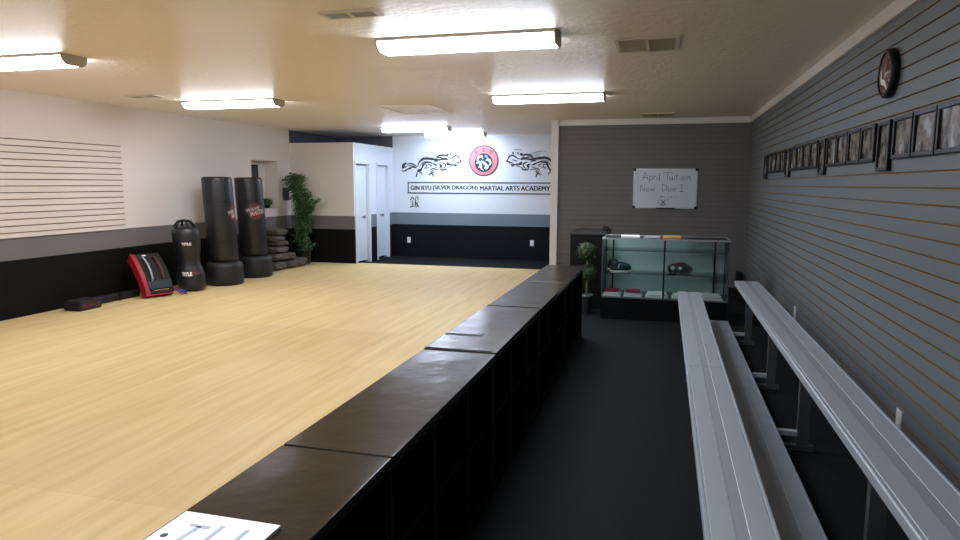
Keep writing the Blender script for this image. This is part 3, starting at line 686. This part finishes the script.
# counter left of case
t = thing('counter_cabinet', 'black counter cabinet left of the glass display case', 'cabinet', (-.875, 8.65, 0))
MB().box(-.215, .195, -.45, .45, 0, .895).build('body', M['counter'], t); MB().box(-.225, .205, -.46, .46, .895, .925, bev=.004).build('worktop', M['countertop'], t)
MB().box(-.20, .18, -.458, -.45, .08, .86).build('front_panel', M['counter'], t)
t = thing('card_reader', 'small black device on the counter corner beside the case', 'device', (-.70, 8.55, .925))
MB().extr([(-.05, 0), (.05, 0), (.05, .055), (-.05, .03)], 'x', -.035, .035).build('housing', M['black'], t); MB().box(-.028, .028, -.04, .0, .036, .040).build('screen', M['ventdark'], t)
# topiary
t = thing('topiary', 'two-ball green topiary in a grey pot by the counter', 'plant', (-.845, 7.86, 0))
MB().lathe([(.055, 0), (.075, .2), (.08, .2), (.08, .23), (.068, .23), (.066, .21)], n=24).build('pot', M['potgrey'], t)
MB().tube([(0, 0, .2), (.004, 0, .45), (-.002, 0, .7)], .01, 8).build('stem', M['bark'], t)
for k, (zz, rr, dx) in enumerate(((.735, .112, -.012), (.49, .108, .012))):
    m = MB(); m.blob((dx, 0, zz), (rr*.86,)*3, 3, .06, 0, k, False); leaves(m, (dx, 0, zz), (rr, rr, rr), 900, .028, k+20); m.build('leaf_ball', M['box'], t, recalc=False)

# whiteboard
t = thing('whiteboard', 'white dry-erase board with handwriting on the dark slat wall', 'whiteboard', (-.0065, 10.5, 1.444))
W_, H_ = .457, .293
ws = MB().box(-W_+.012, W_-.012, -.014, 0, -H_+.012, H_-.012).build('writing_surface', M['board'], t)
f = MB(); e = .016
f.box(-W_, W_, -.02, 0, -H_, -H_+e); f.box(-W_, W_, -.02, 0, H_-e, H_); f.box(-W_, -W_+e, -.02, 0, -H_+e, H_-e); f.box(W_-e, W_, -.02, 0, -H_+e, H_-e); f.build('frame', M['steel'], t)
for sx in (-1, 1):
    for sz in (-1, 1): MB().box(sx*(W_-.014)-.02, sx*(W_-.014)+.02, -.024, 0, sz*(H_-.014)-.02, sz*(H_-.014)+.02, bev=.004).build('corner_cap', M['black'], t)
MB().box(-.12, .16, -.05, -.02, -H_-.004, -H_+.010, bev=.003).build('pen_tray', M['blackm'], t)
SW = .001625
def BF(u, v): return ((u-415)*SW, -.0152, -(v-298)*SW)
T = [[(212, 224), (238, 150), (262, 224)], [(222, 198), (256, 198)], [(276, 186), (276, 246)], [(276, 190), (298, 188), (300, 212), (278, 216)], [(314, 186), (314, 220)], [(314, 196), (330, 186)], [(342, 190), (342, 220)], [(362, 158), (364, 222), (372, 220)],
     [(398, 152), (478, 152)], [(436, 152), (436, 222)], [(456, 186), (456, 214), (476, 216), (476, 186)], [(476, 190), (480, 222)], [(496, 190), (496, 222)], [(516, 166), (516, 222)], [(504, 184), (530, 184)], [(544, 190), (544, 222)], [(572, 188), (558, 204), (572, 222), (588, 204), (572, 188)], [(604, 222), (604, 190)], [(604, 196), (626, 188), (632, 222)],
     [(200, 326), (200, 262), (236, 326), (236, 266)], [(262, 292), (250, 308), (262, 324), (276, 308), (262, 292)], [(290, 292), (298, 322), (306, 300), (314, 322), (324, 290)],
     [(392, 262), (392, 322)], [(392, 262), (426, 270), (430, 304), (392, 322)], [(446, 292), (448, 320), (468, 318), (470, 292)], [(486, 308), (508, 304), (500, 290), (484, 304), (494, 322), (514, 318)], [(542, 264), (582, 264)], [(564, 264), (562, 322)], [(542, 324), (582, 324)]]
m = MB(); [brush(m, q, 4.5, False, F=BF, sub=3) for q in T]; m.build('handwriting', M['marker'], ws, recalc=False)
m = MB(); [brush(m, q, 8, True, F=BF, sub=3) for q in ([(372, 378), (395, 370), (402, 380)], [(410, 376), (428, 372)], [(382, 400), (405, 420), (428, 446)], [(430, 398), (405, 422), (380, 444)], [(380, 444), (400, 448), (428, 446)], [(470, 366), (486, 386)], [(486, 366), (470, 386)])]; m.build('cross_doodle', M['darkp'], ws, recalc=False)
m = MB(); [brush(m, q, 3, False, F=BF, sub=3) for q in ([(445, 370), (452, 400), (455, 440)], [(510, 360), (520, 380)], [(360, 400), (364, 440)])]; m.build('red_marks', M['markerred'], ws, recalc=False)

tag(MB().box(1.03, 1.12, 10.30, 10.40, 0, .26, bev=.01).build('waste_bin', M['black']), 'small black bin in the corner behind the bleacher end', 'bin')

# ------------------------------------------------------------------ PUNCHING BAGS
def logo_on_cylinder(t, R_, ang, z, with_text=True):
    m = MB(); n = 28; vs = [(R_*math.cos(ang), R_*math.sin(ang), z)]
    rings = 6
    def C(u, v, e_=.003): a = ang+u/R_; return ((R_+e_)*math.cos(a), (R_+e_)*math.sin(a), z+v)
    m = MB(); vs = [C(0, 0)]
    for j in range(1, rings+1):
        for k in range(n): a = 2*PI*k/n; rr = .125*j/rings; vs.append(C(rr*math.cos(a), rr*math.sin(a)))
    fs = [(0, 1+k, 1+(k+1) % n) for k in range(n)]
    for j in range(rings-1):
        for k in range(n): fs.append((1+j*n+k, 1+(j+1)*n+k, 1+(j+1)*n+(k+1) % n, 1+j*n+(k+1) % n))
    m.add(vs, fs); m.build('round_logo', M['redlogo'], t)
    m = MB()
    for body, u0, u1, v0, v1 in (('WAVE', -.15, .06, .015, .07), ('MASTER', -.08, .16, -.055, .01)):
        tv, tf = fit_text(body, u0, u1, v0, v1, .03)
        m.add([C(a, b_+a*.22+.0, .0055) for a, b_ in tv], tf)
    m.build('logo_lettering', M['dimp'], t, recalc=False)
def standing_bag(x, y, ang, label):
    t = thing('punching_bag', label, 'punching bag', (x, y, MATZ), 0, 'free-standing punching bags by the left wall')
    MB().lathe([(.24, 0), (.262, .02), (.268, .12), (.262, .2), (.262, .27), (.25, .31), (.21, .335), (.15, .345)], n=44).build('base', M['bagbase'], t)
    m = MB()
    for k in range(12): a = 2*PI*k/12; m.box(-.012, .012, .255, .270, .04, .24, bev=.004); s0 = len(m.v)-0
    R_ = .208
    pad = MB().lathe([(.15, .335), (.19, .345), (R_-.004, .37), (R_, .42), (R_, 1.0), (R_, 1.51), (R_-.004, 1.535), (R_-.02, 1.55), (.1, 1.553), (.01, 1.554)], n=44).build('striking_pad', M['bag'], t)
    for zz in (.62, 1.2): MB().lathe([(R_+.0005, zz), (R_+.002, zz+.004), (R_+.0005, zz+.008)], n=44).build('seam', M['black'], pad)
    logo_on_cylinder(pad, R_, ang, 1.03)
    for ch in [pad]+list(pad.children):      # the padded column leans a little towards the wall
        if ch.name.split('.')[0] in ('striking_pad', 'seam', 'round_logo', 'logo_lettering'):
            for v in ch.data.vertices: k = (v.co.z-.33); v.co.x -= .042*k; v.co.y -= .022*k
    return t
standing_bag(-6.17, 8.49, math.radians(-53+70), 'tall black free-standing punching bag on the left of the pair')
standing_bag(-6.22, 9.33, math.radians(-36), 'tall black punching bag beside the wall niche, red logo in view')
# hourglass heavy bag
t = thing('heavy_bag', 'black hourglass heavy bag with looped straps, standing on mat', 'punching bag', (-6.215, 7.84, MATZ))
lean = Matrix.Rotation(math.radians(-6), 4, Vector((.8, .6, 0)).normalized())
lean = Matrix(((1, 0, -.075, 0), (0, 1, -.02, 0), (0, 0, 1, 0), (0, 0, 0, 1)))
prof = [(.06, 0), (.13, .006), (.17, .04), (.188, .12), (.186, .22), (.162, .31), (.14, .38), (.145, .46), (.165, .56), (.178, .66), (.18, .78), (.17, .84), (.13, .87), (.02, .875)]
def prad(z):
    for (a, b_), (c, d_) in zip(prof, prof[1:]):
        if b_ <= z <= d_: return a+(c-a)*(z-b_)/(d_-b_)
    return .15
hb = MB().lathe(prof, n=40).xf(lean).build('body', M['bag'], t)
m = MB()
for a0 in (.3, 1.4, 2.5):
    c_, s_ = math.cos(a0), math.sin(a0)
    m.tube(smooth3 := [(c_*.14*q, s_*.14*q, z) for q, z in ((-1, .82), (-.98, .89), (-.6, .945), (0, .96), (.6, .945), (.98, .89), (1, .82))], .016, 8)
m.xf(lean).build('hanging_strap', M['black'], t)
def wrap_text(body, ang, z, w_, h_, mt, name, parent):
    tv, tf = fit_text(body, -w_/2, w_/2, -h_/2, h_/2, .04); m = MB()
    m.add([((prad(z+b_)+.004)*math.cos(ang+a/.165), (prad(z+b_)+.004)*math.sin(ang+a/.165), z+b_) for a, b_ in tv], tf); m.xf(lean); m.build(name, mt, parent, recalc=False)
fa = math.radians(-51)
wrap_text('TITLE', fa-.05, .65, .11, .035, M['whitep'], 'upper_logo', hb); wrap_text('TITLE', fa-.28, .245, .12, .05, M['whitep'], 'lower_logo', hb); wrap_text('MMA', fa+.42, .255, .1, .045, M['redlogo'], 'red_logo', hb)
# curved kick shield leaning on wall
t = thing('kick_shield', 'curved red and black kick shield leaning on the left wall', 'strike pad', (-6.38, 7.10, MATZ), math.radians(0))
P0 = Vector((0, 0, 0)); U = Vector((.14, .40, 0)).normalized()      # along the bottom edge
Bk = Vector((-U.y, U.x, 0))                                       # towards the wall
def SH(u, v, w_):
    """u along width 0..1, v up 0..1, w thickness outward"""
    L = .56; a0, a1 = math.radians(72), math.radians(38)
    n = 14; x = z = 0
    a = a0+(a1-a0)*v
    steps = 20; x = sum(math.cos(a0+(a1-a0)*(i+.5)/steps*v)*L*v/steps for i in range(steps)); z = sum(math.sin(a0+(a1-a0)*(i+.5)/steps*v)*L*v/steps for i in range(steps))
    nx, nz = -math.sin(a), math.cos(a)      # normal pointing up/away from wall
    q = P0+U*(u*.37)+Bk*(x+nx*w_)+Vector((0, 0, z+nz*w_)); return q
def shell(u0, u1, v0, v1, w0, w1, nu=4, nv=12):
    m = MB(); idx = {}
    vs = []; fs = []
    for k, w_ in enumerate((w0, w1)):
        for i in range(nv+1):
            for j in range(nu+1): vs.append(SH(u0+(u1-u0)*j/nu, v0+(v1-v0)*i/nv, w_))
    N = (nu+1)*(nv+1); I = lambda k, i, j: k*N+i*(nu+1)+j
    for k in (0, 1):
        for i in range(nv):
            for j in range(nu): fs.append((I(k, i, j), I(k, i, j+1), I(k, i+1, j+1), I(k, i+1, j)))
    for i in range(nv):
        for j in (0, nu): fs.append((I(0, i, j), I(0, i+1, j), I(1, i+1, j), I(1, i, j)))
    for j in range(nu):
        for i in (0, nv): fs.append((I(0, i, j), I(0, i, j+1), I(1, i, j+1), I(1, i, j)))
    return m.add(vs, fs, 0, False)
sh = shell(-.03, .12, 0, 1, .0, .118, 2)
sh.f += [[i+len(sh.v) for i in f_] for f_ in shell(.12, 1, 0, .025, .0, .118).f]; sh.mi += [0]*(len(sh.f)-len(sh.mi)); sh.sm += [False]*(len(sh.f)-len(sh.sm)); sh.v += shell(.12, 1, 0, .025, .0, .118).v
mz = min(v[2] for v in sh.v); drop = Matrix.Translation((0, 0, -mz))
sh.xf(drop).build('red_pad', M['red'], t)
face = shell(.12, 1.0, .04, 1.0, -.0, .112).xf(drop).build('back_face', M['blackm'], t)
for u in (.3, .7):
    q = [SH(u, v, w_) for v, w_ in ((.30, .112), (.34, .15), (.5, .17), (.68, .17), (.84, .15), (.88, .112))]
    MB().tube([drop @ a for a in q], .011, 8).build('arm_strap', M['greyp'] if u < .5 else M['redlogo'], face)
shell(.12, .95, .13, .30, .112, .128, 2, 3).xf(drop).build('pouch', M['navy'], face)
shell(.3, .8, .095, .105, .112, .116, 2, 2).xf(drop).build('yellow_piping', M['yellow'], face)
shell(.36, .5, .93, .96, .112, .116, 2, 2).xf(drop).build('white_label', M['whitep'], face)
t = thing('belt_strap', 'purple and blue strap end lying beside the kick shield', 'strap', (-6.13, 7.37, MATZ))
m = MB(); m.tube([(-.03, .03, .10), (0, .06, .07), (.05, .09, .02), (.07, .16, .012)], .011, 8); m.build('purple_webbing', M['purple'], t)
m = MB(); m.tube([(-.02, .10, .04), (.01, .13, .05), (.03, .18, .03)], .018, 8); m.build('blue_webbing', M['blue'], t)
# low black pad and long foam bar on the floor
t = thing('low_pad', 'low black block pad with red lettering on the mat edge', 'strike pad', (-6.50, 6.28, MATZ), math.radians(0))
MB().box(-.12, .12, -.15, .17, 0, .115, bev=.02).build('block', M['blackm'], t)
tv, tf = fit_text('FORCE', -.13, .13, .03, .078, .03); m = MB(); m.add([(.121, a+.02, b_) for a, b_ in tv], tf); m.build('red_lettering', M['redlogo'], t, recalc=False)
t = thing('foam_bar', 'long flat black bar between the block pad and kick shield', 'strike pad', (-6.60, 6.90, MATZ))
MB().box(-.06, .06, -.40, .34, 0, .085, bev=.02).build('bar', M['blackm'], t); MB().box(-.064, .064, -.02, .02, 0, .088).build('band', M['black'], t)
#tag(MB().box(-6.72, -6.60, 7.55, 7.62, MATZ, .62, bev=.01).build('folded_pad', M['blackm']), 'dark upright pad behind the hourglass heavy bag', 'strike pad')

# ------------------------------------------------------------------ STONES + FICUS
t = thing('stone_fountain', 'stacked brown stones in the corner beneath the ficus', 'stone feature', (-6.36, 10.32, MATZ))
rn = random.Random(11)
stn = [(-.05, -.22, .08, .24, .2, .08), (-.02, .14, .075, .22, .2, .075), (.03, .42, .08, .2, .17, .075), (-.05, -.18, .225, .24, .22, .07), (-.02, .12, .21, .2, .17, .065),
       (-.07, -.12, .345, .24, .24, .055), (-.08, -.05, .44, .2, .22, .05), (-.10, -.1, .53, .2, .2, .05), (-.10, -.02, .63, .19, .2, .06)]
for k, (x, y, z, a, b_, c) in enumerate(stn):
    bm = bmesh.new(); bmesh.ops.create_cube(bm, size=2); bmesh.ops.subdivide_edges(bm, edges=bm.edges[:], cuts=3, use_grid_fill=True)
    m = MB(); vs = []; bm.verts.index_update()
    for v in bm.verts:
        q = v.co; l = (abs(q.x)**3.2+abs(q.y)**3.2+abs(q.z)**3.2)**(1/3.2); q = q/l*(1+rn.uniform(-.07, .07))
        vs.append((x+q.x*a, y+q.y*b_, max(0, z+q.z*c)))
    m.add(vs, [[v.index for v in f_.verts] for f_ in bm.faces], 0, False); bm.free(); m.build('stone', M['stone'], t)
t = thing('ficus_tree', 'tall leafy artificial ficus with pale trunk in corner', 'plant', (-6.35, 11.08, MATZ))
MB().lathe([(.10, 0), (.13, .24), (.14, .24), (.14, .28), (.12, .28), (.11, .25)], n=24).build('pot', M['pot'], t)
m = MB(); m.tube([(.02, 0, .22), (.05, -.01, .5), (.03, .0, .8), (0.01, -.02, 1.1), (-.04, -.02, 1.4), (-.08, 0, 1.55)], .018, 8, r1=.006); m.tube([(.03, 0, .25), (0, .02, .6), (.04, .02, .95), (.08, 0, 1.2)], .012, 8, r1=.004); m.tube([(.03, 0, .9), (.15, -.05, 1.1), (.32, -.1, 1.25)], .007, 6, r1=.002); m.tube([(0, 0, 1.1), (-.12, .0, 1.4), (-.26, .02, 1.6)], .008, 6, r1=.002)
m.build('trunk', M['bark'], t)
m = MB()
for (x, y, z, a, b_, c, n) in ((-.14, 0, 1.42, .15, .15, .13, 420), (-.02, -.02, 1.25, .17, .16, .15, 560), (.03, -.03, 1.05, .18, .16, .15, 560), (.0, -.02, .85, .17, .16, .15, 460), (.0, .0, .65, .16, .15, .14, 330), (-.03, -.02, .48, .15, .14, .12, 220), (.27, -.08, 1.14, .12, .1, .07, 110), (.17, -.05, 1.0, .1, .1, .1, 120), (-.25, .0, 1.53, .1, .1, .07, 110), (-.02, 0, 1.56, .09, .1, .06, 90), (-.14, .0, 1.6, .13, .1, .04, 80), (.05, -.02, .35, .16, .12, .07, 120)):
    leaves(m, (x, y, z), (a, b_, c), int(n*.75), .066, int(z*100)+n)
m.build('foliage', M['leaf'], t, recalc=False)
